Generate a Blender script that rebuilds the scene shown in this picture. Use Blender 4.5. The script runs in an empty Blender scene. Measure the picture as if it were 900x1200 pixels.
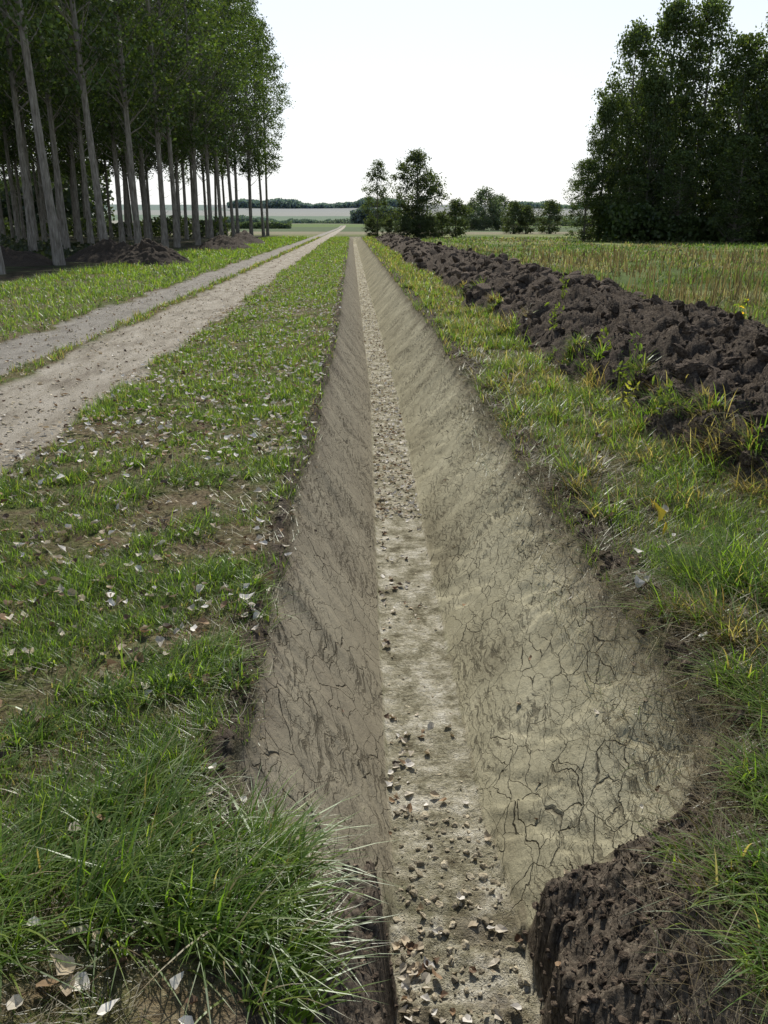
import bpy, math, numpy as np
from mathutils import Vector
rng=np.random.default_rng(7)
scene=bpy.context.scene
# ---------------------------------------------------------------- helpers
T=rng.random((256,256))
def vn(x,y):
    x=np.asarray(x,float);y=np.asarray(y,float)
    xi=np.floor(x).astype(np.int64);yi=np.floor(y).astype(np.int64)
    fx=x-xi;fy=y-yi
    fx=fx*fx*(3-2*fx);fy=fy*fy*(3-2*fy)
    a=T[xi&255,yi&255];b=T[(xi+1)&255,yi&255];c_=T[xi&255,(yi+1)&255];d=T[(xi+1)&255,(yi+1)&255]
    return (a*(1-fx)+b*fx)*(1-fy)+(c_*(1-fx)+d*fx)*fy
def fbm(x,y,o=4,g=.5):
    s=0;a=1;t=0
    for i in range(o):
        s=s+a*vn(x*2**i+i*17.3,y*2**i+i*9.7);t+=a;a*=g
    return s/t
def ss(a,b,x):
    t=np.clip((x-a)/(b-a),0,1);return t*t*(3-2*t)
def cc(Y): return .12*ss(3,14,Y)
DEP=.78
def profile(X,Y):
    u=X-cc(Y)
    el=-.40+(fbm(Y*1.7,X*0+3.3,5,.65)-.5)*.16+.20*(1-ss(1.75,2.35,Y))
    er=1.26+(fbm(Y*1.5,X*0+8.3,5,.65)-.5)*.20-.36*(1-ss(1.6,2.5,Y))
    Lf=.15+.015*(fbm(Y*2,X*0+1.7,3)-.5); Rf=.53+.015*(fbm(Y*2,X*0+5.7,3)-.5)
    tl=np.clip((u-el)/(Lf-el),0,1);tr=np.clip((er-u)/(er-Rf),0,1)
    n=fbm(X*7,Y*7,4)
    kr=1-ss(2.30,2.36,Y+(n-.5)*.16-.10*np.abs(u-.85))
    kt=1-ss(2.90,2.94,Y)
    cut=ss(.56,.63,u+(n-.5)*.04)
    tr=tr*(1-kt)+np.where(u<.66,np.minimum(1,np.maximum(tr,1-cut)),tr)*kt
    trn=np.where(u<.66,1-.36*ss(.57,.64,u+(n-.5)*.05),.64*np.clip((er-u)/(er-.66),0,1)**.8)
    tr=tr*(1-kr)+trn*kr
    kl=1-ss(2.40,2.48,Y+(n-.5)*.14-1.6*(u-.1))
    tln=np.where(u<.04,.42*np.clip((u-el)/(.04-el),0,1)**1.1,.42+.58*ss(.04,.12,u+(n-.5)*.05))
    tl=tl*(1-kl)+tln*kl
    return u,el,er,tl,tr,kl,kr
def height(X,Y,masks=False):
    X=np.asarray(X,float);Y=np.asarray(Y,float)
    u,el,er,tl,tr,kl,kr=profile(X,Y)
    m=np.minimum(tl,tr)*(1-ss(112,122,Y))*ss(-12,-8,Y)
    z=.05*(fbm(X*.9,Y*.9,3)-.5)+.05*(fbm(X*6+5,Y*6,4)-.5)
    near=1-ss(15,40,Y)
    road=ss(-5.25,-5.0,X+(fbm(X*2,Y*1.3,3)-.5)*.6)*(1-ss(-2.55,-2.3,X+(fbm(X*2+4,Y*1.3,3)-.5)*.6))
    strip=ss(-4.12,-3.98,X+(fbm(X*3,Y*1.5+7,3)-.5)*.35)*(1-ss(-3.85,-3.7,X+(fbm(X*3,Y*1.5+3,3)-.5)*.35))
    z=z*(1-road*.6)-.03*road+.03*strip
    z=z*(1-m)-DEP*m
    slope=ss(.01,.06,m)*(1-ss(.965,1.0,m))
    floor=ss(.965,1.0,m)
    rough=np.maximum(kl*(X<.3),kr*(X>.45))
    z=z+near*slope*.005*(fbm(X*22,Y*22,3)-.5)+near*slope*.014*(fbm(X*3+9,Y*2,3)-.5)
    fl=fbm((X*1.6+Y*.8)*9,(Y-X)*1.6+40,3,.6)
    z=z-near*slope*(1-rough)*.016*ss(.58,.64,fl)*ss(.46,.62,fbm(X*2+30,Y*1.1,3))
    rg=1-np.abs(2*fbm(X*8,Y*8,4,.6)-1)
    z=z+near*slope*rough*(.15*(fbm(X*6,Y*6,5,.65)-.5)+.06*(rg-.75)+.025*(fbm(X*40,Y*40,3,.7)-.5))
    z=z+near*floor*((.014+.03*(1-ss(2.2,3.0,Y)))*(fbm(X*18,Y*18,4,.6)-.5)*1.3+.02*(fbm(X*3,Y*5,3)-.5)+.012*(fbm(X*50,Y*50,3,.6)-.5))
    rim=np.exp(-((u-el+.03)/.06)**2)+np.exp(-((u-er-.10)/.13)**2)
    rim=np.clip(rim,0,1)*(1-ss(112,122,Y))
    z=z+rim*near*(.10*(fbm(X*10,Y*10,5,.65)-.42)+.03*(fbm(X*40,Y*40,3,.6)-.5))
    bl=2.50+(fbm(Y*.6,X*0+12,3)-.5)*.8; br=5.9+(fbm(Y*.5,X*0+22,3)-.5)*1.1
    bt=np.clip((X-bl)/(br-bl),0,1)
    bank=np.sin(np.pi*bt**.9)**.8*(1-ss(95,115,Y))*ss(-14,-8,Y)
    bank=np.nan_to_num(bank)
    rid=1-np.abs(2*fbm(X*1.8,Y*1.8,5,.6)-1)
    bh=bank*(.46+.40*(fbm(X*.9,Y*.7+31,3)-.5))+ss(0,.3,bank)*(.36*(rid-.75)+.36*(fbm(X*5,Y*5,5,.68)-.5)+.06*(fbm(X*34,Y*34,3,.65)-.5))*(1-.4*ss(20,60,Y))
    z=z+bh
    hill=38*ss(750,1900,Y+250*(fbm(X*.0012,Y*.0005,2)-.5)*2)*(.75+.5*(fbm(X*.0011+4,Y*.0004+2,2)-.3))
    hill+=6*ss(300,700,Y)*(fbm(X*.003,Y*.003,2)-.5)
    z=z+hill+ (ss(8,60,np.abs(X))*.3*(fbm(X*.05,Y*.05,2)-.5))
    if not masks:return z
    rs=rim*ss(.35,.50,fbm(X*5,Y*5+3,4)+.14)
    soil=np.clip(ss(.02,.18,bank)+rs+rough*slope*1.2,0,1)
    return z,dict(road=road*(1-strip*.85),strip=strip,soil=soil,ditch=slope,floor=floor,bank=bank,m=m,u=u,rough=rough,el=el,er=er)
def mk(name,V,groups,mats,smooth=False,attrs=None,matidx=None):
    me=bpy.data.meshes.new(name)
    V=np.ascontiguousarray(V,dtype=np.float32)
    me.vertices.add(len(V));me.vertices.foreach_set('co',V.ravel())
    loops=np.concatenate([g.ravel() for g in groups]).astype(np.int32)
    tot=np.concatenate([np.full(len(g),g.shape[1]) for g in groups])
    st=np.concatenate([[0],np.cumsum(tot)[:-1]]).astype(np.int32)
    me.loops.add(len(loops));me.loops.foreach_set('vertex_index',loops)
    me.polygons.add(len(tot));me.polygons.foreach_set('loop_start',st)
    for m in mats:me.materials.append(m)
    if matidx is not None:me.polygons.foreach_set('material_index',np.asarray(matidx,dtype=np.int32))
    me.polygons.foreach_set('use_smooth',np.full(len(tot),bool(smooth)))
    for k,a in (attrs or {}).items():
        a=np.asarray(a,dtype=np.float32)
        if a.ndim==1: at=me.attributes.new(k,'FLOAT','POINT');at.data.foreach_set('value',a)
        elif k=='suv':
            at=me.attributes.new(k,'FLOAT_VECTOR','POINT');at.data.foreach_set('vector',a.ravel())
        else:
            at=me.attributes.new(k,'FLOAT_COLOR','POINT')
            at.data.foreach_set('color',np.concatenate([a,np.ones((len(a),1),np.float32)],1).ravel())
    me.update(calc_edges=True)
    return me
def ob(name,me,loc=(0,0,0),rot=0,sc=1):
    o=bpy.data.objects.new(name,me);scene.collection.objects.link(o)
    o.location=loc;o.rotation_euler=(0,0,rot)
    o.scale=(sc,sc,sc) if np.isscalar(sc) else sc
    return o
# ---------------------------------------------------------------- node helper
class NB:
    def __init__(s,name):
        s.mat=bpy.data.materials.new(name);s.mat.use_nodes=True;s.nt=s.mat.node_tree;s.nt.nodes.clear()
        s.tc=s.nt.nodes.new('ShaderNodeTexCoord').outputs['Object']
    def n(s,t,**k):
        n=s.nt.nodes.new(t)
        for a,b in k.items():setattr(n,a,b)
        return n
    def set(s,inp,v):
        if isinstance(v,bpy.types.NodeSocket):s.nt.links.new(v,inp)
        elif isinstance(v,(tuple,list)) and len(v)==3 and inp.type=='RGBA':inp.default_value=(*v,1)
        else:inp.default_value=v
    def noise(s,scale,detail=3,rough=.55,vec=None,dist=0):
        n=s.n('ShaderNodeTexNoise');s.set(n.inputs['Vector'],vec or s.tc);n.inputs['Scale'].default_value=scale
        n.inputs['Detail'].default_value=detail;n.inputs['Roughness'].default_value=rough;n.inputs['Distortion'].default_value=dist
        return n.outputs['Fac']
    def ramp(s,f,st):
        n=s.n('ShaderNodeValToRGB');s.set(n.inputs[0],f);e=n.color_ramp.elements
        while len(e)<len(st):e.new(.5)
        for i,(p,c) in enumerate(st):
            e[i].position=p;e[i].color=(*c,1) if isinstance(c,tuple) else (c,c,c,1)
        return n.outputs[0]
    def mix(s,f,a,b,bt='MIX'):
        n=s.n('ShaderNodeMix',data_type='RGBA',blend_type=bt);s.set(n.inputs[0],f);s.set(n.inputs[6],a);s.set(n.inputs[7],b)
        return n.outputs[2]
    def math(s,op,a,b=0.0,clamp=False):
        n=s.n('ShaderNodeMath',operation=op,use_clamp=clamp);s.set(n.inputs[0],a);s.set(n.inputs[1],b);return n.outputs[0]
    def attr(s,name,out='Fac'):
        n=s.n('ShaderNodeAttribute');n.attribute_name=name;return n.outputs[out]
    def mapping(s,vec,rot=(0,0,0),sc=(1,1,1)):
        n=s.n('ShaderNodeMapping');s.set(n.inputs[0],vec);n.inputs['Rotation'].default_value=rot;n.inputs['Scale'].default_value=sc
        return n.outputs[0]
    def vor(s,vec,scale,feature='DISTANCE_TO_EDGE'):
        n=s.n('ShaderNodeTexVoronoi',feature=feature);s.set(n.inputs['Vector'],vec);n.inputs['Scale'].default_value=scale
        return n.outputs['Distance']
    def bump(s,h,dist,strength=1.0):
        n=s.n('ShaderNodeBump');s.set(n.inputs['Height'],h);n.inputs['Distance'].default_value=dist;n.inputs['Strength'].default_value=strength
        return n.outputs[0]
    def out(s,sh):
        o=s.n('ShaderNodeOutputMaterial');s.nt.links.new(sh,o.inputs[0]);return s.mat
    def princ(s,col,rough=.9,spec=.15,normal=None):
        n=s.n('ShaderNodeBsdfPrincipled');s.set(n.inputs['Base Color'],col);s.set(n.inputs['Roughness'],rough)
        n.inputs['Specular IOR Level'].default_value=spec
        if normal:s.set(n.inputs['Normal'],normal)
        return n.outputs[0]
SOIL=[(.28,(.024,.019,.014)),(.46,(.067,.053,.041)),(.60,(.13,.106,.08)),(.78,(.26,.22,.17))]
# ---------------------------------------------------------------- terrain material
def terrain_mat():
    b=NB('terrain')
    nbig=b.noise(.7,4);nmid=b.noise(5,4);nf=b.noise(38,4,.65);nff=b.noise(150,3,.6)
    thatch=b.ramp(nf,[(.30,(.05,.038,.024)),(.5,(.155,.12,.07)),(.72,(.31,.26,.165))])
    green=b.ramp(nf,[(.3,(.04,.06,.014)),(.7,(.12,.17,.04))])
    gm=b.ramp(b.math('ADD',b.math('MULTIPLY',nbig,.5),b.math('MULTIPLY',nmid,.5)),[(.44,0.0),(.58,.75)])
    base=b.mix(gm,thatch,green)
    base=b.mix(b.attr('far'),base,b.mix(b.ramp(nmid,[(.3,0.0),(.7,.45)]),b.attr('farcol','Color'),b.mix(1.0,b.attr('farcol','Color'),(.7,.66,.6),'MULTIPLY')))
    sepR=b.vor(b.tc,42,'F1')
    nroad=b.noise(2.2,5,.65,b.mapping(b.tc,sc=(1.8,.45,1)))
    rcol=b.ramp(nroad,[(.3,(.24,.205,.155)),(.5,(.44,.395,.315)),(.72,(.58,.53,.44))])
    rcol=b.mix(.8,rcol,b.ramp(nff,[(.35,(.3,.3,.3)),(.6,(1.05,1.05,1.05))]),'MULTIPLY')
    rcol=b.mix(b.attr('lane'),rcol,b.mix(.5,rcol,(.20,.195,.185)))
    stone=b.ramp(sepR,[(.12,1.0),(.3,0.0)])
    rcol=b.mix(b.math('MULTIPLY',stone,.4),rcol,(.57,.53,.47))
    base=b.mix(b.math('MULTIPLY',b.attr('road'),b.ramp(b.math('ADD',nmid,b.attr('road')),[(.75,0.0),(1.05,1.0)])),base,rcol)
    scol=b.ramp(b.noise(45,5,.7),SOIL)
    base=b.mix(b.attr('soil'),base,scol)
    suv=b.attr('suv','Vector')
    warp=b.n('ShaderNodeTexNoise');b.set(warp.inputs['Vector'],suv);warp.inputs['Scale'].default_value=6;warp.inputs['Detail'].default_value=4
    wv=b.n('ShaderNodeVectorMath',operation='MULTIPLY_ADD');b.set(wv.inputs[0],warp.outputs['Color']);wv.inputs[1].default_value=(.15,.15,0);b.set(wv.inputs[2],suv)
    wv=wv.outputs[0]
    mp=b.mapping(wv,rot=(0,0,math.radians(38)),sc=(1.6,.9,1))
    v1=b.vor(mp,5.6);v2=b.vor(mp,13.0)
    cn=b.noise(1.9,4,.6,suv);cn2=b.noise(1.3,4,.6,b.mapping(suv,rot=(0,0,.7)))
    crw=b.ramp(cn,[(.38,.0),(.70,1.0)]);crw2=b.ramp(cn2,[(.42,.0),(.66,1.0)])
    c1=b.math('SUBTRACT',1.0,b.math('DIVIDE',v1,b.math('ADD',b.math('MULTIPLY',crw,.020),.007)),True)
    c2=b.math('SUBTRACT',1.0,b.math('DIVIDE',v2,b.math('ADD',b.math('MULTIPLY',crw2,.026),.0006)),True)
    crack=b.math('MAXIMUM',c1,b.math('MULTIPLY',c2,.6))
    st=b.noise(1.0,4,.72,b.mapping(wv,rot=(0,0,math.radians(38)),sc=(40,4.5,1)))
    stm=b.math('MULTIPLY',b.ramp(st,[(.53,0.0),(.58,1.0)]),b.ramp(b.noise(1.2,5,.7,suv),[(.49,0.0),(.56,1.0)]))
    crack=b.math('MULTIPLY',b.math('MAXIMUM',crack,b.math('MULTIPLY',stm,.75)),b.attr('ditch'))
    # shallow scrape marks left by the bucket, along the ditch
    scr=b.noise(1.0,3,.6,b.mapping(suv,sc=(26,1.1,1)))
    dn=b.noise(1.6,5,.6,suv);dnf=b.noise(90,4,.6)
    dcol=b.ramp(dn,[(.3,(.235,.212,.14)),(.5,(.33,.305,.205)),(.7,(.42,.39,.27))])
    dcol=b.mix(.4,dcol,b.ramp(dnf,[(.3,(.6,.6,.6)),(.65,(1.05,1.05,1.05))]),'MULTIPLY')
    dcol=b.mix(.3,dcol,b.ramp(scr,[(.3,(.62,.62,.6)),(.6,(1.06,1.06,1.06))]),'MULTIPLY')
    dcol=b.mix(b.attr('dtop'),dcol,b.mix(.6,dcol,(.095,.073,.055)))
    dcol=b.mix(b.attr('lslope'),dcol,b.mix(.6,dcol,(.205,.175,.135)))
    dcol=b.mix(b.math('MULTIPLY',crack,.82),dcol,(.055,.045,.03))
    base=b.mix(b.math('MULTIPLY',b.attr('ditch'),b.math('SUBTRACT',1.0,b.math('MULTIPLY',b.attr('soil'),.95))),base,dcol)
    fn=b.noise(4,7,.75,b.mapping(b.tc,sc=(1.5,1.3,1)))
    fcol=b.ramp(fn,[(.34,(.13,.112,.072)),(.44,(.27,.25,.17)),(.53,(.43,.40,.30)),(.66,(.66,.63,.53))])
    fcol=b.mix(.7,fcol,b.ramp(b.noise(60,4,.7),[(.34,(.4,.38,.33)),(.50,(1.0,1.0,1.0))]),'MULTIPLY')
    tread=b.n('ShaderNodeTexWave');b.set(tread.inputs['Vector'],b.tc);tread.bands_direction='Y';tread.inputs['Scale'].default_value=4.2;tread.inputs['Distortion'].default_value=3.5;tread.inputs['Detail'].default_value=3
    fcol=b.mix(b.math('MULTIPLY',b.ramp(nmid,[(.42,0.0),(.6,1.0)]),.45),fcol,b.mix(1.0,fcol,b.ramp(tread.outputs['Fac'],[(.2,(.55,.53,.48)),(.5,(1.05,1.05,1.05))]),'MULTIPLY'))
    base=b.mix(b.attr('floor'),base,fcol)
    h=b.math('ADD',b.math('MULTIPLY',nf,1.0),b.math('MULTIPLY',nff,.5))
    h2=b.math('MULTIPLY',h,b.math('SUBTRACT',1.0,b.math('MULTIPLY',b.attr('ditch'),.82)))
    h2=b.math('SUBTRACT',h2,b.math('MULTIPLY',crack,.38))
    return b.out(b.princ(base,.95,.08,b.bump(h2,.03,1.0)))
TM=terrain_mat()
# ---------------------------------------------------------------- terrain sheet
def seg(a,b,d):return np.linspace(a,b,max(2,int(round((b-a)/d))+1))[:-1]
gx=[6.0];d=.06
while gx[-1]<2600: d=min(d*1.07,90);gx.append(gx[-1]+d)
gl=[-5.4];d=.08
while gl[-1]>-2600: d=min(d*1.07,90);gl.append(gl[-1]-d)
U=np.concatenate([gl[::-1][:-1],seg(-5.4,-2.2,.05),seg(-2.2,-.6,.03),seg(-.6,1.45,.0110),seg(1.45,2.3,.03),seg(2.3,6.0,.027),gx])
ys=list(np.arange(-30,-2,.7))+list(np.arange(-2,1.2,.08));y=1.2
while y<2700: ys.append(y);y+=max(.010,.0054*y)
YS=np.array(ys)
UU,YY=np.meshgrid(U,YS)
XX=UU+cc(YY)*(1-ss(1.5,3,np.abs(UU)))
ZZ,M=height(XX,YY,True)
nx,ny=len(U),len(YS)
grassA=np.array([.085,.125,.035]);tan=np.array([.22,.20,.13]);pale=np.array([.31,.29,.21]);dkg=np.array([.07,.095,.045]);litter=np.array([.05,.04,.025])
n1=fbm(XX*.25,YY*.25,4)[...,None]
fld=grassA*(.6+n1)+np.array([.10,.08,.04])*ss(.38,.60,fbm(XX*.4+9,YY*.15,4))[...,None]
cell=T[(np.floor((XX+.3*YY)/230).astype(int))&255,(np.floor(YY/190+.2*np.sin(XX*.004))).astype(int)&255]
farf=np.where((cell<.35)[...,None],pale,np.where((cell<.65)[...,None],tan,np.where((cell<.88)[...,None],grassA*1.3,dkg*1.3)))
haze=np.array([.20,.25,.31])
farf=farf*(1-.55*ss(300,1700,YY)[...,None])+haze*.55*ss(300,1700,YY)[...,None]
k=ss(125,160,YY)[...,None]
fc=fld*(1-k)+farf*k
kl_=(ss(8.8,10.5,-XX+(fbm(XX*.6,YY*.6,3)-.5)*4)*(1-ss(128,136,YY)))[...,None]
ln=fbm(XX*2,YY*2,4)[...,None]
fc=fc*(1-kl_)+(litter*(.5+1.0*n1)+np.array([.02,.045,.01])*ss(.45,.6,ln))*kl_
far=np.maximum(np.maximum(ss(30,90,YY)*.8,ss(120,150,YY)),np.maximum(ss(5.2,7,XX),kl_[...,0]))
suv=np.stack([XX*1.6,YY,np.where(XX>.4,3.0,0.0)],-1)
dtop=M['ditch']*(1-ss(.02,.26,M['m']+.22*(fbm(XX*6,YY*3,4)-.5)))
nrf=(1-ss(2.3,3.1,YY))*ss(.42,.62,fbm(XX*5,YY*5,4))*.7
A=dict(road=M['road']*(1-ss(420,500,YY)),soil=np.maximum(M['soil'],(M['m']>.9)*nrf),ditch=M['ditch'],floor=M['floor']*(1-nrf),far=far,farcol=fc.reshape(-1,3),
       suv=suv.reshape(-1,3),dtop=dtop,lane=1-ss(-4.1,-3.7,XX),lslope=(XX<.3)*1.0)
Vall=np.stack([XX,YY,ZZ],-1).reshape(-1,3)
def part(name,u0,u1):
    i0=np.searchsorted(U,u0-1e-6);i1=np.searchsorted(U,u1-1e-6) if u1<2000 else nx-1
    cols=np.arange(i0,i1+1);idx=(np.arange(ny)[:,None]*nx+cols[None,:])
    w=len(cols);loc=np.arange(ny*w).reshape(ny,w)
    q=np.stack([loc[:-1,:-1],loc[:-1,1:],loc[1:,1:],loc[1:,:-1]],-1).reshape(-1,4)
    sel=idx.ravel();at={k:(v.reshape(-1)[sel] if v.ndim==2 and v.shape==XX.shape else v.reshape(-1,3)[sel]) for k,v in A.items()}
    return Vall[sel],q,at
def join(name,parts):
    Vs=[];Q=[];at={};o=0
    for V,q,a in parts:
        Vs.append(V);Q.append(q+o);o+=len(V)
        for k_,v in a.items():at.setdefault(k_,[]).append(v)
    at={k_:np.concatenate(v) for k_,v in at.items()}
    return ob(name,mk(name,np.concatenate(Vs),[np.concatenate(Q)],[TM],True,at))
join('ground',[part('',-9e9,-5.4),part('',-2.2,-.6),part('',1.45,2.3),part('',6.0,9e9)])
join('gravel_road',[part('',-5.4,-2.2)])
join('drainage_ditch',[part('',-.6,1.45)])
join('soil_bank',[part('',2.3,6.0)])
# ---------------------------------------------------------------- foliage materials
def leafmat(name,trans=.35,gloss=.04,rough=.5,tm=(1.5,1.6,.7)):
    b=NB(name);col=b.attr('Col','Color')
    d=b.n('ShaderNodeBsdfDiffuse');b.set(d.inputs[0],col)
    t=b.n('ShaderNodeBsdfTranslucent');b.set(t.inputs[0],b.mix(1.0,col,tm,'MULTIPLY'))
    g=b.n('ShaderNodeBsdfGlossy');g.inputs['Roughness'].default_value=rough;b.set(g.inputs[0],(.9,.95,.9))
    m=b.n('ShaderNodeMixShader');m.inputs[0].default_value=trans;b.nt.links.new(d.outputs[0],m.inputs[1]);b.nt.links.new(t.outputs[0],m.inputs[2])
    m2=b.n('ShaderNodeMixShader');m2.inputs[0].default_value=gloss;b.nt.links.new(m.outputs[0],m2.inputs[1]);b.nt.links.new(g.outputs[0],m2.inputs[2])
    return b.out(m2.outputs[0])
GM=leafmat('grass_blade',.55,.03,.38,(2.1,2.2,.85))
FM=leafmat('field_weeds',.45,.02,.5,(1.6,1.7,.9))
LM=leafmat('tree_leaf',.38,.03,.5)
DM=leafmat('dry_leaf',.15,.02,.6,(1.0,.95,.8))
def barkmat():
    b=NB('bark');n=b.noise(3,5,.6,b.mapping(b.tc,sc=(4,4,.7)))
    c=b.ramp(n,[(.3,(.10,.088,.07)),(.5,(.22,.20,.17)),(.7,(.34,.32,.28))])
    return b.out(b.princ(c,.9,.1,b.bump(n,.05)))
BM=barkmat()
def soilmat():
    b=NB('dug_soil')
    c=b.ramp(b.noise(45,5,.7),SOIL)
    c=b.mix(1.0,c,b.attr('Col','Color'),'MULTIPLY')
    return b.out(b.princ(c,.92,.1,b.bump(b.noise(60,5,.7),.03)))
SM=soilmat()
# ---------------------------------------------------------------- blades
def blades(P,az,L,W,lean,curve,sg,col):
    N=len(P);t=np.linspace(0,1,sg+1)
    hd=np.stack([np.cos(az),np.sin(az)],-1);pd=np.stack([-np.sin(az),np.cos(az)],-1)
    V=np.zeros((N,2*sg+1,3));C=np.zeros((N,2*sg+1,3))
    for k in range(sg+1):
        hor=L*(np.sin(lean)*t[k]+curve*t[k]**2*.6);ver=L*(np.cos(lean)*t[k]-curve*t[k]**2*.55)
        c=P+np.concatenate([hd*hor[:,None],np.maximum(ver,-.01)[:,None]],1)
        w=W*(1-t[k]**1.6)*.5
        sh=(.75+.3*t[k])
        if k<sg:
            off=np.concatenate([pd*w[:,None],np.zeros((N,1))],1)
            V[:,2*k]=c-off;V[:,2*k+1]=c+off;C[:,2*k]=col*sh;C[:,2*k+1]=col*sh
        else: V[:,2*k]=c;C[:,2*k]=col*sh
    b=(np.arange(N)*(2*sg+1))[:,None]
    Q=[b+np.array([2*k,2*k+1,2*k+3,2*k+2]) for k in range(sg-1)]
    Tt=b+np.array([2*sg-2,2*sg-1,2*sg])
    return V.reshape(-1,3),C.reshape(-1,3),(np.concatenate(Q) if Q else np.zeros((0,4),int)),Tt
class Acc:
    def __init__(s):s.V=[];s.C=[];s.Q=[];s.T=[];s.o=0
    def add(s,V,C,Q,Tt):
        s.V.append(V);s.C.append(C);s.Q.append(Q+s.o);s.T.append(Tt+s.o);s.o+=len(V)
    def make(s,name,mat,smooth=False):
        Q=np.concatenate(s.Q);Tt=np.concatenate(s.T)
        g=[x for x in (Q,Tt) if len(x)]
        return ob(name,mk(name,np.concatenate(s.V),g,[mat],smooth,{'Col':np.concatenate(s.C)}))
greens=np.array([[.10,.175,.028],[.135,.205,.04],[.075,.13,.024],[.175,.225,.055],[.12,.18,.04]])
tans=np.array([[.34,.27,.17],[.26,.205,.12],[.22,.18,.09],[.40,.34,.23],[.16,.11,.07]])
def pick(N,pg):
    g=greens[rng.integers(0,len(greens),N)];t=tans[rng.integers(0,len(tans),N)]*.8
    c=np.where((rng.random(N)<pg)[:,None],g,t)
    return c*rng.uniform(.7,1.25,(N,1))
def ok(X,Y,mlim=.06):
    z,m=height(X,Y,True)
    a=(m['m']<mlim)&(m['road']<.35)&(m['bank']<.12)
    return z,m,a
def short_grass(acc,N,x0,x1,y0,y1,dens=.0,pg=.85,h=(.03,.09),seedshift=0,mlim=.05,gshift=0):
    Y=y0*(y1/y0)**rng.random(N);X=rng.uniform(x0,x1,N)
    z,m,a=ok(X,Y,mlim=mlim)
    n=.45*fbm(X*1.3+seedshift,Y*1.3,3)+.55*fbm(X*4.5,Y*4.5+seedshift,3)
    a&=(n+rng.normal(0,.035,N)>.5+dens)
    a&=~((m['soil']>.5)&(rng.random(N)<.85))
    X,Y,z,n=X[a],Y[a],z[a],n[a];k=len(X)
    L=rng.uniform(*h,k)*(1+1.3*np.clip((n-.5-dens)*5,0,1))*(1+Y*.006)
    W=np.maximum(.0038,.0008*Y)*rng.uniform(.7,1.4,k)
    grn=pg+gshift*(n-.5-dens)
    g=greens[rng.integers(0,len(greens),k)];t=tans[rng.integers(0,len(tans),k)]*.75
    col=np.where((rng.random(k)<grn)[:,None],g,t)*rng.uniform(.65,1.25,(k,1))
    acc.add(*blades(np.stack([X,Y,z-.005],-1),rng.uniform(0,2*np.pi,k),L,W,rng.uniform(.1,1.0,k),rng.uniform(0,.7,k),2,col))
def tuft(acc,cx,cy,r,n,L,pg=.9,az0=None,azs=1.5,W=.005,sg=5,lean=(.1,.9)):
    a=rng.uniform(0,2*np.pi,n);rr=r*np.sqrt(rng.random(n))
    X=cx+rr*np.cos(a);Y=cy+rr*np.sin(a);z=height(X,Y)
    az=a+rng.normal(0,.6,n) if az0 is None else az0+rng.normal(0,azs,n)
    z=np.maximum(z,-.14)
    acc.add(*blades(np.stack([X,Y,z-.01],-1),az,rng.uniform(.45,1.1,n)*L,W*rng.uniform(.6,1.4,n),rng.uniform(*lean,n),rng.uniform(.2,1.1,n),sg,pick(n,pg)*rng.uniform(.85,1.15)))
def strands(acc,N,x0,x1,y0,y1,L=(.05,.22),dens=.45,mlim=.12):
    Y=y0*(y1/y0)**rng.random(N);X=rng.uniform(x0,x1,N);z,m,a=ok(X,Y,mlim=mlim)
    a&=(fbm(X*3+7,Y*3,3)>dens)
    X,Y,z=X[a],Y[a],z[a];k=len(X)
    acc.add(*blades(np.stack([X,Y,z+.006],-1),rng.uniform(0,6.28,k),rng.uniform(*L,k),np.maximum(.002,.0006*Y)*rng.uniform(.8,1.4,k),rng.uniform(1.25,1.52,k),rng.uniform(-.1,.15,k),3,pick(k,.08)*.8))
g1=Acc()
short_grass(g1,160000,-2.6,-.15,1.2,9,dens=-.012,pg=.72,h=(.02,.055),gshift=2.5)
short_grass(g1,95000,-2.6,-.2,5.5,110,dens=-.06,pg=.88,h=(.025,.08))
short_grass(g1,60000,-10,-5.0,9,110,dens=-.08,pg=.94,h=(.05,.12))
short_grass(g1,12000,-4.2,-3.65,6,110,dens=-.12,pg=.6,h=(.03,.08))
short_grass(g1,20000,-2.9,-2.2,3,60,dens=-.02,pg=.7)
strands(g1,22000,-2.4,-.1,1.2,9,L=(.04,.15),dens=.4)
for i in range(380):
    y=1.7*(16/1.7)**rng.random();x=rng.uniform(-2.3,-.45)
    if fbm(np.array([x*1.1+3]),np.array([y*.9]),3)[0]<.47:continue
    tuft(g1,x,y,rng.uniform(.03,.13),int(rng.uniform(20,75)),rng.uniform(.08,.19),.93,az0=.3,azs=1.2,W=.005+.0005*y,sg=4)
for (x,y,r,n,L) in [(-.56,1.78,.20,400,.34),(-.95,1.72,.20,330,.30),(-.72,2.0,.22,300,.28),(-.36,1.66,.12,260,.32),(-1.3,1.85,.2,260,.26),(-.30,1.95,.09,180,.25),(-.22,1.8,.08,160,.26),(-.20,1.5,.10,150,.24),(-.15,1.65,.06,90,.22),
                    (-.60,2.25,.14,150,.18),(-.60,3.05,.14,190,.18),(-.68,2.85,.1,110,.16),(-1.1,2.6,.1,80,.13),(-.75,3.9,.16,140,.18),(-1.3,3.9,.14,130,.18),(-1.2,3.2,.08,70,.14),(-1.55,5.2,.25,250,.2),(-1.2,5.6,.25,260,.22),(-.95,4.6,.16,150,.2)]:
    tuft(g1,x,y,r,n,L,.93,az0=.15,azs=.9,W=.0068)
g1.make('grass_verge',GM)
g2=Acc()
short_grass(g2,120000,.7,3.1,1.2,12,dens=-.015,pg=.50,h=(.03,.08),gshift=3,seedshift=5)
short_grass(g2,50000,1.2,3.3,6,110,dens=-.05,pg=.58,h=(.05,.12),seedshift=5)
strands(g2,36000,.8,3.0,1.2,12,L=(.08,.30),dens=.40)
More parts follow.
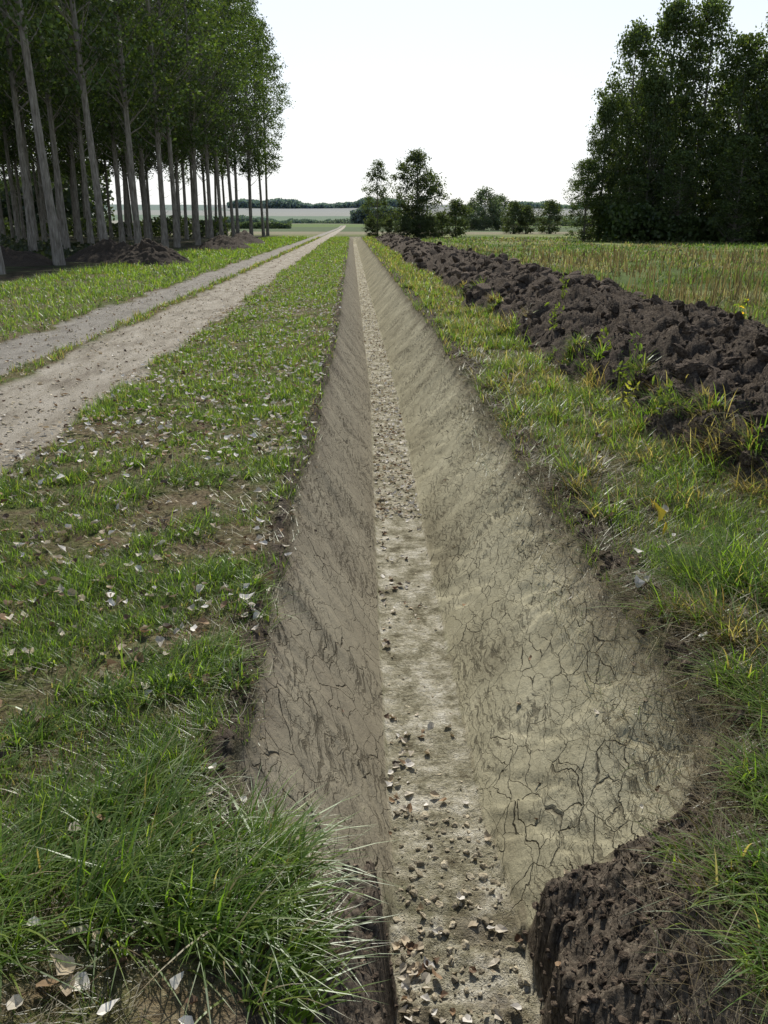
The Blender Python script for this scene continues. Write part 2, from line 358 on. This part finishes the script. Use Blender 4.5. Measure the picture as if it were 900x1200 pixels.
strands(g2,9000,.7,1.7,1.4,9,L=(.05,.22),dens=.3,mlim=.35)
for i in range(420):
    y=1.6*(24/1.6)**rng.random();x=rng.uniform(1.45,2.8)
    if fbm(np.array([x*1.1+13]),np.array([y*.9]),3)[0]<.44:continue
    tuft(g2,x,y,rng.uniform(.04,.16),int(rng.uniform(30,100)),rng.uniform(.12,.38),rng.choice([.92,.7,.15]),az0=np.pi,azs=1.4,W=.005+.0005*y,sg=4)
for (x,y,r,n,L,pg) in [(1.46,2.75,.12,220,.24,.9),(1.60,2.5,.16,260,.24,.92),(1.30,2.15,.13,280,.2,.95),(1.36,1.95,.16,320,.22,.95),(1.08,1.75,.12,260,.2,.95),(1.02,1.5,.12,240,.2,.95),(1.22,1.7,.12,260,.2,.95),(1.5,2.25,.15,260,.2,.95),(1.75,3.75,.2,420,.36,.95),(2.0,3.9,.2,360,.38,.93),(1.6,3.2,.16,220,.26,.3),
                       (1.50,3.35,.14,160,.24,.2),(1.46,5.2,.09,130,.26,.15),(1.5,7.2,.16,130,.2,.95),(1.9,5.0,.25,260,.3,.5),(2.2,3.1,.2,260,.3,.9),(1.75,2.6,.2,260,.28,.6),(2.3,6.0,.25,200,.3,.5),(1.95,10,.3,260,.4,.95),(2.2,12,.3,220,.4,.9),(1.8,14,.3,220,.4,.9),(2.3,8,.25,200,.35,.9),
                       (.98,2.05,.07,70,.14,.8),(.95,1.8,.07,80,.14,.8)]:
    tuft(g2,x,y,r,n,L,pg,az0=np.pi,azs=1.2,W=.0065)
g2.make('rough_grass_strip',GM)
# weedy field
g3=Acc()
N=110000;Y=5*(110/5)**rng.random(N);X=5.3+rng.random(N)*(.52*Y+6)
z=height(X,Y);n=fbm(X*.8,Y*.5,4);a=n>.42;a&=(z<.40)
X,Y,z,n=X[a],Y[a],z[a],n[a];k=len(X)
pg=np.clip(.78-(fbm(X*.35+4,Y*.15,3)-.42)*2.4,.2,.95)
g=greens[rng.integers(0,5,k)]*np.array([1.0,1.0,1.15]);t=np.array([[.28,.24,.14],[.18,.145,.085],[.32,.28,.18],[.12,.09,.055]])[rng.integers(0,4,k)]
col=np.where((rng.random(k)<pg)[:,None],g,t)*rng.uniform(.6,1.25,(k,1))
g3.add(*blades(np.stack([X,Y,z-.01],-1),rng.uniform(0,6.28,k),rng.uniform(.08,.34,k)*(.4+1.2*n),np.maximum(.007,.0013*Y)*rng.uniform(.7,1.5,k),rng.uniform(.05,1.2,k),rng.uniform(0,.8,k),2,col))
N=6500;Y=6*(50/6)**rng.random(N);X=5.4+rng.random(N)*(.5*Y+2);z=height(X,Y)
a=fbm(X*.5,Y*.3+8,3)>.47;X,Y,z=X[a],Y[a],z[a];N=len(X)
st=np.array([.13,.10,.065])*rng.uniform(.4,1.6,(N,1))
g3.add(*blades(np.stack([X,Y,z],-1),rng.uniform(0,6.28,N),rng.uniform(.3,.75,N),np.maximum(.010,.0014*Y),rng.uniform(0,.35,N),rng.uniform(0,.15,N),3,st))
g3.make('weedy_field',FM)
# ---------------------------------------------------------------- leaf scatter
def leafshape(P,size,col,tilt,wr=.85):
    N=len(P)
    base=np.array([[-.48,0,0],[-.40,.26,.06],[-.12,.42,.12],[.22,.24,.08],[.55,0,.03],[.22,-.24,.08],[-.12,-.42,.12],[-.40,-.26,.06],[-.05,0,-.04]])
    V=np.repeat(base[None],N,0)*np.array([1,wr,1])
    V[:,:8,:2]*=rng.uniform(.8,1.15,(N,8,1))
    V[:,:8,2]+=rng.normal(0,.05,(N,8));cu=rng.normal(.25,.5,N)[:,None];V[:,:,2]+=cu*V[:,:,0]**2+rng.normal(.4,.6,N)[:,None]*V[:,:,1]**2
    V*=size[:,None,None]
    a=rng.uniform(0,6.28,N);b=rng.normal(0,1,N)*tilt;c=rng.normal(0,1,N)*tilt
    def R(V,ax,an):
        s,co=np.sin(an)[:,None],np.cos(an)[:,None];i,j=[(1,2),(2,0),(0,1)][ax]
        W=V.copy();W[...,i]=V[...,i]*co-V[...,j]*s;W[...,j]=V[...,i]*s+V[...,j]*co;return W
    V=R(R(R(V,0,b),1,c),2,a)+P[:,None]
    o=(np.arange(N)*9)[:,None]
    Tt=np.concatenate([o+np.array([8,i,(i+1)%8]) for i in range(8)])
    C=np.repeat(col,9,0)*rng.uniform(.8,1.1,(N*9,1))
    return V.reshape(-1,3),C,np.zeros((0,4),int),Tt
lv=Acc()
lc=np.array([[.56,.50,.40],[.44,.36,.25],[.29,.19,.11],[.13,.08,.05],[.68,.64,.57],[.08,.055,.04]])
def leaves(N,x0,x1,y0,y1,p,size=(.03,.07),lift=.02,tilt=.35,dens=.3,cond=None,grow=.012):
    Y=y0*(y1/y0)**rng.random(N);X=rng.uniform(x0,x1,N)
    z,m=height(X,Y,True);a=fbm(X*1.5+2,Y*1.5,3)>dens
    if cond is not None:a&=cond(m)
    X,Y,z=X[a],Y[a],z[a];k=len(X)
    P=np.stack([X,Y,z+rng.uniform(.4,1.6,k)*lift],-1)
    c=lc[rng.choice(6,k,p=p)]*rng.uniform(.8,1.15,(k,1))
    lv.add(*leafshape(P,rng.uniform(*size,k)*np.maximum(1,Y*grow),c,tilt))
pv=[.20,.18,.20,.16,.12,.14]
leaves(560,-2.6,-.3,1.3,5,pv,lift=.024,cond=lambda m:(m['m']<.05))
leaves(800,-2.6,-.3,3.3,9,[.25,.18,.16,.10,.24,.07],size=(.03,.06),lift=.035,dens=.2,cond=lambda m:(m['m']<.05))
# fewer leaves just beyond the foreground, thickening gradually into the distance
def thin(N,y0,y1):
    leaves(N,-2.6,-.1,y0,y1,[.28,.18,.12,.04,.36,.02],size=(.04,.07),lift=.055,dens=.1,tilt=.25,cond=lambda m:(m['m']<.05),grow=.020)
thin(500,6,10);thin(1100,9,18);thin(1900,16,35);thin(1700,30,90)
leaves(1500,-5.2,-2.2,4,80,[.25,.2,.2,.1,.2,.05],lift=.008)
leaves(1800,-9,-5,9,90,[.3,.2,.15,.05,.25,.05],lift=.07)
fl_=lambda w:(lambda m:(m['floor']>.8)&(rng.random(len(m['u']))<np.where(np.abs(m['u']-.2)<.06,.9,w)))
leaves(1700,.08,.8,2.0,14,[.26,.20,.16,.08,.22,.08],size=(.02,.055),lift=.008,dens=.40,cond=fl_(.16))
leaves(4600,.2,.9,7,100,[.28,.14,.08,.04,.45,.01],size=(.03,.06),lift=.012,dens=.1,cond=lambda m:m['floor']>.8)
leaves(200,1.3,2.8,1.5,8,pv,lift=.04,cond=lambda m:(m['m']<.05))
leaves(300,1.3,2.8,6,50,pv,lift=.05,cond=lambda m:(m['m']<.05))
leaves(60,-.3,1.2,1.8,9,pv,size=(.02,.04),lift=.005,cond=lambda m:(m['ditch']>.5))
lv.add(*leafshape(np.array([[1.62,4.25,.2],[1.64,4.2,.12]]),np.array([.13,.08]),np.array([[.65,.50,.05]]*2),.9,wr=.35))
lv.make('fallen_leaves',DM)
# ---------------------------------------------------------------- clods
def icos(sub):
    import bmesh
    bm=bmesh.new();bmesh.ops.create_icosphere(bm,subdivisions=sub,radius=1)
    v=np.array([x.co[:] for x in bm.verts]);f=np.array([[q.index for q in p.verts] for p in bm.faces]);bm.free();return v,f
def clodproto(sub):
    v,f=icos(sub);s=rng.uniform(0,50)
    r=.55+.75*fbm(v[:,0]*1.4+s,v[:,1]*1.4+v[:,2]*1.9+s,4,.65)
    v=v*r[:,None]
    for i in range(7):
        n=rng.normal(0,1,3);n/=np.linalg.norm(n);dd=rng.uniform(.35,.75);t=v@n-dd;v=v-np.clip(t,0,9)[:,None]*n*.92
    v=v+rng.normal(0,.035,v.shape)
    return v*np.array([rng.uniform(1.0,1.6),rng.uniform(.8,1.1),rng.uniform(.6,.9)]),f
def scat(acc,protos,P,S,col):
    which=rng.integers(0,len(protos),len(P))
    for i,(v,f) in enumerate(protos):
        w=np.where(which==i)[0]
        if not len(w):continue
        a=rng.uniform(0,6.28,len(w));c_,s_=np.cos(a)[:,None],np.sin(a)[:,None]
        V=np.zeros((len(w),len(v),3));V[...,0]=v[:,0]*c_-v[:,1]*s_;V[...,1]=v[:,0]*s_+v[:,1]*c_;V[...,2]=v[:,2]+.4*v[:,0]*rng.normal(0,1,(len(w),1))
        V=V*S[w][:,None,None]+P[w][:,None]
        C=np.repeat(col[w],len(v),0)
        F=(f[None]+(np.arange(len(w))*len(v))[:,None,None]).reshape(-1,3)
        acc.add(V.reshape(-1,3),C,np.zeros((0,4),int),F)
p3=[clodproto(4) for _ in range(5)];p2=[clodproto(2) for _ in range(10)];p1=[clodproto(1) for _ in range(6)]
cl=Acc()
def clods(N,x0,x1,y0,y1,smin,smax,protos,cond,pw=2.5,bright=(.6,1.6),sink=.25):
    Y=y0*(y1/y0)**rng.random(N);X=rng.uniform(x0,x1,N);z,m=height(X,Y,True);a=cond(m)
    X,Y,z=X[a],Y[a],z[a];k=len(X);S=smin+(smax-smin)*rng.random(k)**pw
    col=np.ones((k,3))*rng.uniform(*bright,(k,1))*np.array([1.04,1,.97])
    scat(cl,protos,np.stack([X,Y,z+S*(.5-sink*1.5)],-1),S,col)
bk=lambda m:(m['bank']>.12)
clods(230,2.6,5.4,3.5,20,.06,.15,p3,bk,2)
clods(2600,2.3,5.8,3.5,40,.015,.07,p2,lambda m:m['bank']>.04,3)
clods(9000,2.1,5.8,3.5,25,.006,.03,p1,lambda m:m['bank']>.01,3)
clods(1500,2.4,5.8,15,100,.05,.20,p2,bk)
clods(5000,.8,1.8,1.6,40,.004,.035,p2,lambda m:(m['u']>m['er']-.04)&(m['m']<.1),5)
clods(1800,-.6,-.1,1.6,30,.004,.02,p2,lambda m:(m['u']<m['el']+.03)&(m['u']>m['el']-.13),4)
clods(4500,.55,1.3,1.5,2.6,.002,.018,p2,lambda m:(m['rough']>.5)&(m['floor']<.3),6,(.8,2.2))
clods(1600,-.35,.15,1.5,2.5,.002,.016,p2,lambda m:(m['rough']>.5)&(m['floor']<.3),6,(.8,2.2))
cl.make('soil_clods',SM,False)
def palesoil():
    b=NB('dry_clay');c=b.ramp(b.noise(25,4,.6),[(.3,(.24,.21,.145)),(.7,(.48,.44,.33))])
    c=b.mix(1.0,c,b.attr('Col','Color'),'MULTIPLY')
    return b.out(b.princ(c,.95,.08,b.bump(b.noise(90,4),.01)))
cl=Acc()
clods(3200,.05,.8,1.5,3.1,.002,.020,p2,lambda m:m['floor']>.6,7,(.5,1.2))
clods(1600,.05,.9,3,14,.002,.010,p1,lambda m:m['floor']>.6,4,(.8,1.5))
clods(6000,-5.2,-2.3,3.5,30,.006,.026,p1,lambda m:m['road']>.2,4,(.8,1.7))
cl.make('clay_crumbs',palesoil(),False)
def mound(x,y,rx,ry,h,seed):
    n=110;a=np.linspace(-1.25,1.25,n);A_,B_=np.meshgrid(a,a)
    X=x+A_*rx;Y=y+B_*ry;r=np.sqrt(A_**2+B_**2)
    z=h*np.exp(-r**2*2.2)*(.3+1.4*fbm(A_*2.2+seed,B_*2.2,5,.65))+.45*np.exp(-r**2*2)*(fbm(A_*8+seed,B_*8,4,.7)-.5)-.22*ss(.6,1.2,r)
    z=z+height(X,Y)
    l=np.arange(n*n).reshape(n,n);q=np.stack([l[:-1,:-1],l[:-1,1:],l[1:,1:],l[1:,:-1]],-1).reshape(-1,4)
    V=np.stack([X,Y,z],-1).reshape(-1,3)
    ob('soil_mound',mk('soil_mound',V,[q],[SM],True,{'Col':np.ones((len(V),3))*.75}))
mound(-8.6,38,2.2,1.6,.8,3);mound(-11.0,42,2.6,2.0,.8,9);mound(-8.4,60,2.2,3,.75,14);mound(-15,38,3,2,.7,21);mound(-9,76,2.0,5,.8,30)
# ---------------------------------------------------------------- trees
def tube(pts,rad,ns):
    pts=np.array(pts);n=len(pts);a=np.linspace(0,2*np.pi,ns,endpoint=False)
    tg=np.gradient(pts,axis=0);tg/=np.linalg.norm(tg,axis=1)[:,None]+1e-9
    ref=np.where(np.abs(tg[:,2:3])>.8,np.array([[1.,0,0]]),np.array([[0,0,1.]]))
    s=np.cross(tg,ref);s/=np.linalg.norm(s,axis=1)[:,None]+1e-9;t=np.cross(tg,s)
    V=pts[:,None]+(s[:,None]*np.cos(a)[None,:,None]+t[:,None]*np.sin(a)[None,:,None])*np.array(rad)[:,None,None]
    l=np.arange(n*ns).reshape(n,ns);r=np.roll(l,-1,1)
    return V.reshape(-1,3),np.stack([l[:-1],r[:-1],r[1:],l[1:]],-1).reshape(-1,4)
def tree(name,H,R,base,ncl,lpc,ls,tr,shape,col,crad=.9,rise=.8,seed=0,side=0,stem_top=.96):
    global rng
    keep=rng;rng=np.random.default_rng(seed)
    V=[];Q=[];o=0;mi=[]
    bend=rng.normal(0,.006*H,2)
    zs=np.linspace(-.3,H*stem_top,12);f=zs/H
    tp=np.stack([bend[0]*np.sin(f*2.5),bend[1]*np.sin(f*2.1),zs],-1)
    rr=tr*(1-np.clip(f,0,1))**.8+.02;rr[0]*=1.5;rr[1]*=1.02
    v,q=tube(tp,rr,9);V.append(v);Q.append(q+o);o+=len(v)
    def onstem(z):
        f=z/H;return np.array([bend[0]*np.sin(f*2.5),bend[1]*np.sin(f*2.1),z])
    cz=base+(H-base)*rng.random(ncl)**.9
    t=(cz-base)/(H-base);rad=shape(t)*R
    ang=rng.uniform(0,2*np.pi,ncl);lump=.6+.75*vn(ang*1.4+seed,cz*.5+seed)
    r=rad*np.sqrt(rng.uniform(.08,1,ncl))*lump
    C=np.stack([np.cos(ang)*r,np.sin(ang)*r,cz],-1)
    for i in range(ncl):
        if r[i]<.3 or rng.random()<.35:continue
        z0=max(base*.85,C[i,2]-r[i]*rise-.3);p0=onstem(min(z0,H*.94));p1=C[i]+np.array([bend[0]*.5,bend[1]*.5,0]);mid=(p0+p1)/2+np.array([0,0,-.12*r[i]])
        rb=max(.018,tr*.26*(1-z0/H)+.01)
        v,q=tube([p0,mid,p1],[rb,rb*.6,.008],4);V.append(v);Q.append(q+o);o+=len(v)
    for i in range(side):
        z0=rng.uniform(.1,.9)*base;a=rng.uniform(0,6.28);L=rng.uniform(.3,.9)
        p0=onstem(z0);v,q=tube([p0,p0+np.array([np.cos(a)*L*.5,np.sin(a)*L*.5,.1]),p0+np.array([np.cos(a)*L,np.sin(a)*L,.35])],[.018,.012,.005],3);V.append(v);Q.append(q+o);o+=len(v)
    nb=o;nq=sum(len(x) for x in Q);mi.append(np.zeros(nq,int))
    K=rng.poisson(lpc,ncl);idx=np.repeat(np.arange(ncl),K);n=len(idx)
    cr=crad*(.5+1.0*rng.random(ncl))
    d=rng.normal(0,1,(n,3));d/=np.linalg.norm(d,axis=1)[:,None];d*=(rng.random(n)**.6*1.15)[:,None]
    P=C[idx]+d*cr[idx][:,None]*np.array([1,1,.75])+np.array([bend[0]*.6,bend[1]*.6,0])
    P[:,2]=np.maximum(P[:,2],.15)
    a=rng.normal(0,1,(n,3));a/=np.linalg.norm(a,axis=1)[:,None];b=rng.normal(0,1,(n,3));b=np.cross(a,b);b/=np.linalg.norm(b,axis=1)[:,None]
    s=ls*rng.uniform(.5,1.25,n)[:,None]
    L4=np.stack([P-a*s*.5,P+b*s*.36,P+a*s*.5,P-b*s*.36],1)
    V.append(L4.reshape(-1,3));Q.append((np.arange(n)*4)[:,None]+np.array([0,1,2,3])+o);mi.append(np.ones(n,int))
    ct=(rng.uniform(.6,1.4,ncl))[idx][:,None]*rng.uniform(.75,1.25,(n,1))
    colr=np.array(col)*ct*(1+np.array([.35,.15,0])*(rng.random((n,1))<.2))
    Cc=np.concatenate([np.zeros((nb,3)),np.repeat(colr,4,0)])
    rng=keep
    return mk(name,np.concatenate(V),[np.concatenate(Q)],[BM,LM],False,{'Col':Cc},np.concatenate(mi))
popsh=lambda t:np.clip(.35+1.6*t,0,1)*np.clip((1.05-t)/.55,0,1)**.6
rnd=lambda t:np.sqrt(np.clip(1-(2*np.clip(t,0,1)*.95-.85)**2,0.02,1))
upr=lambda t:np.clip(.8+.8*t,0,1)*np.clip((1.03-t)/.4,0,1)**.6
pops=[tree('poplar',26.5,3.9,7.2+.5*i,180,46,.24,.165,popsh,(.062,.095,.027),.85,1.0,11+i,side=10) for i in range(4)]
rows=[-12.2,-17.8,-23.4,-29,-34.6,-40.2,-45.8,-51.4]
for ri,x in enumerate(rows):
    y=24.2+(ri%2)*1.5
    while y<130:
        if -x/y<.56:
            ob('poplar_tree',pops[rng.integers(0,4)],(x+rng.normal(0,.25),y+rng.normal(0,.3),-.05),rng.uniform(0,6.28),(1,1,rng.uniform(.9,1.06)))
        y+=6.9 if ri==0 else 6.0
wide=[tree('broadleaf',20,3.8,.8,270,60,.32,.25,upr,(.075,.108,.034),1.0,.8,31+i) for i in range(4)]
W=[(23.0,88,7.5,.9),(25.0,90,13,.75),(27.6,91,19.5,.75),(29.3,89,15,.8),(31.3,91,21.5,.8),(34.4,90,21.5,.82),(36.8,87,18,.9),(30.8,84,8,1),(38.6,84,20,.85),(41.5,83,24,.88),(44.8,82,25.5,.95),(35,81,9,1.1),(26.5,86,6,1.0),(39,79,12,1),(43,77,13,1),(48,80,23,1.1),(52,78,22,1.1),(56,76,23,1.1),(47,74,10,1.2),(52,72,12,1.2)]
for (x,y,h,w) in W+[(x,102+rng.uniform(-3,3),rng.uniform(14,18),1.1) for x in range(31,70,5)]:
    s=h/20
    ob('broadleaf_tree',wide[rng.integers(0,4)],(x,y,-.1),rng.uniform(0,6.28),(max(s,.55)*w,max(s,.55)*w,s))
birch=tree('slim',8.8,1.8,1.0,120,60,.18,.08,upr,(.08,.11,.045),.55,.9,51)
ob('slim_tree',birch,(3.4,115,0))
rt=tree('round',9.6,3.1,.6,210,80,.22,.12,rnd,(.075,.10,.045),.75,.9,52)
ob('round_tree',rt,(8.1,110,0))
sh=tree('bushy',4.8,2.0,.2,80,75,.22,.07,rnd,(.075,.10,.045),.6,.8,53)
for x,y,s in [(4.6,108,.45),(6.3,106,.5),(8.2,107,.5),(9.6,108,.5),(11,112,.6),(13.4,115,.9),(2.6,112,.45),(27.2,150,1.02),(29.5,151,.9),(33.3,150,1.05)]:
    ob('bush',sh,(x,y,-.1),rng.uniform(0,6.28),(s*1.15,s*1.15,s))
md=tree('hedgerow',9.5,4.5,.5,120,60,.4,.15,rnd,(.085,.115,.075),1.2,.8,54)
for x,y,s in [(33,222,1),(37,225,.85),(30,224,.7)]:ob('hedgerow_tree',md,(x,y,-.1),rng.uniform(0,6.28),s)
def mass(name,x0,x1,yf,dy,h,n,ls,col,fr=.55):
    X=rng.uniform(x0,x1,n);Y=yf+rng.uniform(-dy,dy,n);top=h*(.15+1.3*np.clip(fbm(X/h*fr+yf,X*0+yf*.1,3,.6)-.2,0,1))
    Z=height(X,Y)+top*rng.random(n)**.8
    P=np.stack([X,Y,Z],-1);a=rng.normal(0,1,(n,3));a/=np.linalg.norm(a,axis=1)[:,None];b=np.cross(a,rng.normal(0,1,(n,3)));b/=np.linalg.norm(b,axis=1)[:,None]
    s=ls*rng.uniform(.6,1.3,n)[:,None];V=np.stack([P-a*s*.5,P+b*s*.4,P+a*s*.5,P-b*s*.4],1).reshape(-1,3)
    c=np.array(col)*rng.uniform(.7,1.3,(n,1))
    ob(name,mk(name,V,[np.arange(4*n).reshape(-1,4)],[LM],False,{'Col':np.repeat(c,4,0)}))
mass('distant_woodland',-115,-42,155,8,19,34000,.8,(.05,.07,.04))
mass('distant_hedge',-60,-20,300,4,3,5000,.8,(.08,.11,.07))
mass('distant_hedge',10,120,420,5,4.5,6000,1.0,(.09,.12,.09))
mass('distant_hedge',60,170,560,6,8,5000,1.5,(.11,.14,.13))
mass('distant_treeline',-200,90,1500,30,18,12000,4,(.12,.17,.22))  # haze painted into the leaf colour: bluer for distant treelines and hedges
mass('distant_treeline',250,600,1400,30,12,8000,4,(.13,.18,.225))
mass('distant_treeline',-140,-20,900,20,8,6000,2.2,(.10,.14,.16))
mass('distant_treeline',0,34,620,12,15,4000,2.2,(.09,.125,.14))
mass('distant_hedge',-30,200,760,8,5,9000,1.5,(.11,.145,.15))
mass('forest_understory',24,62,86,4,4.5,16000,.4,(.06,.09,.028))
mass('plantation_undergrowth',-70,-17,122,8,3.5,12000,.45,(.04,.055,.022))
mass('plantation_undergrowth',-45,-14,50,12,1.2,9000,.25,(.035,.045,.02),.3)
def weed(x,y,h,col,nl=26,flower=None):
    ac=Acc();z=float(height(np.array([x]),np.array([y]))[0]);n=3
    P=np.array([[x,y,z-.02]]*n)+rng.normal(0,.02,(n,3))*np.array([1,1,0])
    ac.add(*blades(P,rng.uniform(0,6.28,n),np.full(n,h)*rng.uniform(.7,1,n),np.full(n,.012),rng.uniform(0,.25,n),rng.uniform(0,.1,n),4,np.tile(np.array(col)*.8,(n,1))))
    Pz=np.stack([x+rng.normal(0,.04,nl),y+rng.normal(0,.04,nl),z+h*rng.uniform(.1,.95,nl)],-1)
    cc_=np.tile(np.array(col),(nl,1))*rng.uniform(.7,1.3,(nl,1))
    if flower is not None:cc_[:nl//4]=flower
    ac.add(*leafshape(Pz,rng.uniform(.03,.09,nl),cc_,.9,wr=.5))
    ac.make('weed_plant',GM)
for (x,y,h,c_,f) in [(2.85,8.6,.42,(.08,.12,.03),None),(2.65,8.3,.3,(.09,.12,.03),None),(2.5,7.6,.3,(.2,.2,.05),None),(5.0,11,.45,(.12,.16,.03),(.6,.36,.04)),(5.1,11.3,.4,(.12,.16,.03),(.6,.36,.04)),(2.8,9.5,.35,(.1,.13,.03),None),(5.3,9.6,.5,(.1,.14,.03),None),(3.4,14,.4,(.1,.13,.03),None),(2.45,6.6,.3,(.1,.13,.03),None),(2.7,11.5,.4,(.1,.13,.03),None)]:
    weed(x,y,h,c_,flower=f)
# ---------------------------------------------------------------- light, sky, camera
el=math.radians(46);az=math.radians(2)
w=bpy.data.worlds.new('World');scene.world=w;w.use_nodes=True;nt=w.node_tree
sky=nt.nodes.new('ShaderNodeTexSky');sky.sky_type='NISHITA';sky.sun_disc=False;sky.sun_elevation=el;sky.sun_rotation=az
sky.dust_density=1.2;sky.air_density=1.0;sky.ozone_density=1.5
tc=nt.nodes.new('ShaderNodeTexCoord');sp=nt.nodes.new('ShaderNodeSeparateXYZ');nt.links.new(tc.outputs['Generated'],sp.inputs[0])
rp=nt.nodes.new('ShaderNodeValToRGB');nt.links.new(sp.outputs['Z'],rp.inputs[0])
rp.color_ramp.elements[0].position=.10;rp.color_ramp.elements[0].color=(.8,.8,.8,1)
rp.color_ramp.elements[1].position=.45;rp.color_ramp.elements[1].color=(.04,.04,.04,1)
mx=nt.nodes.new('ShaderNodeMix');mx.data_type='RGBA';nt.links.new(rp.outputs[0],mx.inputs[0])
nt.links.new(sky.outputs[0],mx.inputs[6]);mx.inputs[7].default_value=(8.3,8.6,8.9,1)
nt.links.new(mx.outputs[2],nt.nodes['Background'].inputs[0]);nt.nodes['Background'].inputs[1].default_value=.125
sd=bpy.data.lights.new('sun','SUN');sd.energy=5.0;sd.angle=math.radians(.5);sd.color=(1,.95,.86)
so=bpy.data.objects.new('sun',sd);scene.collection.objects.link(so)
so.rotation_euler=Vector((math.sin(az)*math.cos(el),math.cos(az)*math.cos(el),math.sin(el))).to_track_quat('Z','Y').to_euler()
cd=bpy.data.cameras.new('camera');cd.sensor_fit='VERTICAL';cd.sensor_height=24;cd.lens=20;cd.clip_start=.05;cd.clip_end=8000
co=bpy.data.objects.new('camera',cd);scene.collection.objects.link(co);co.location=(0,0,1.65)
co.rotation_euler=(math.radians(90-18.68),0,math.radians(-2.1));scene.camera=co
scene.view_settings.view_transform='Standard';scene.view_settings.look='None';scene.view_settings.exposure=0
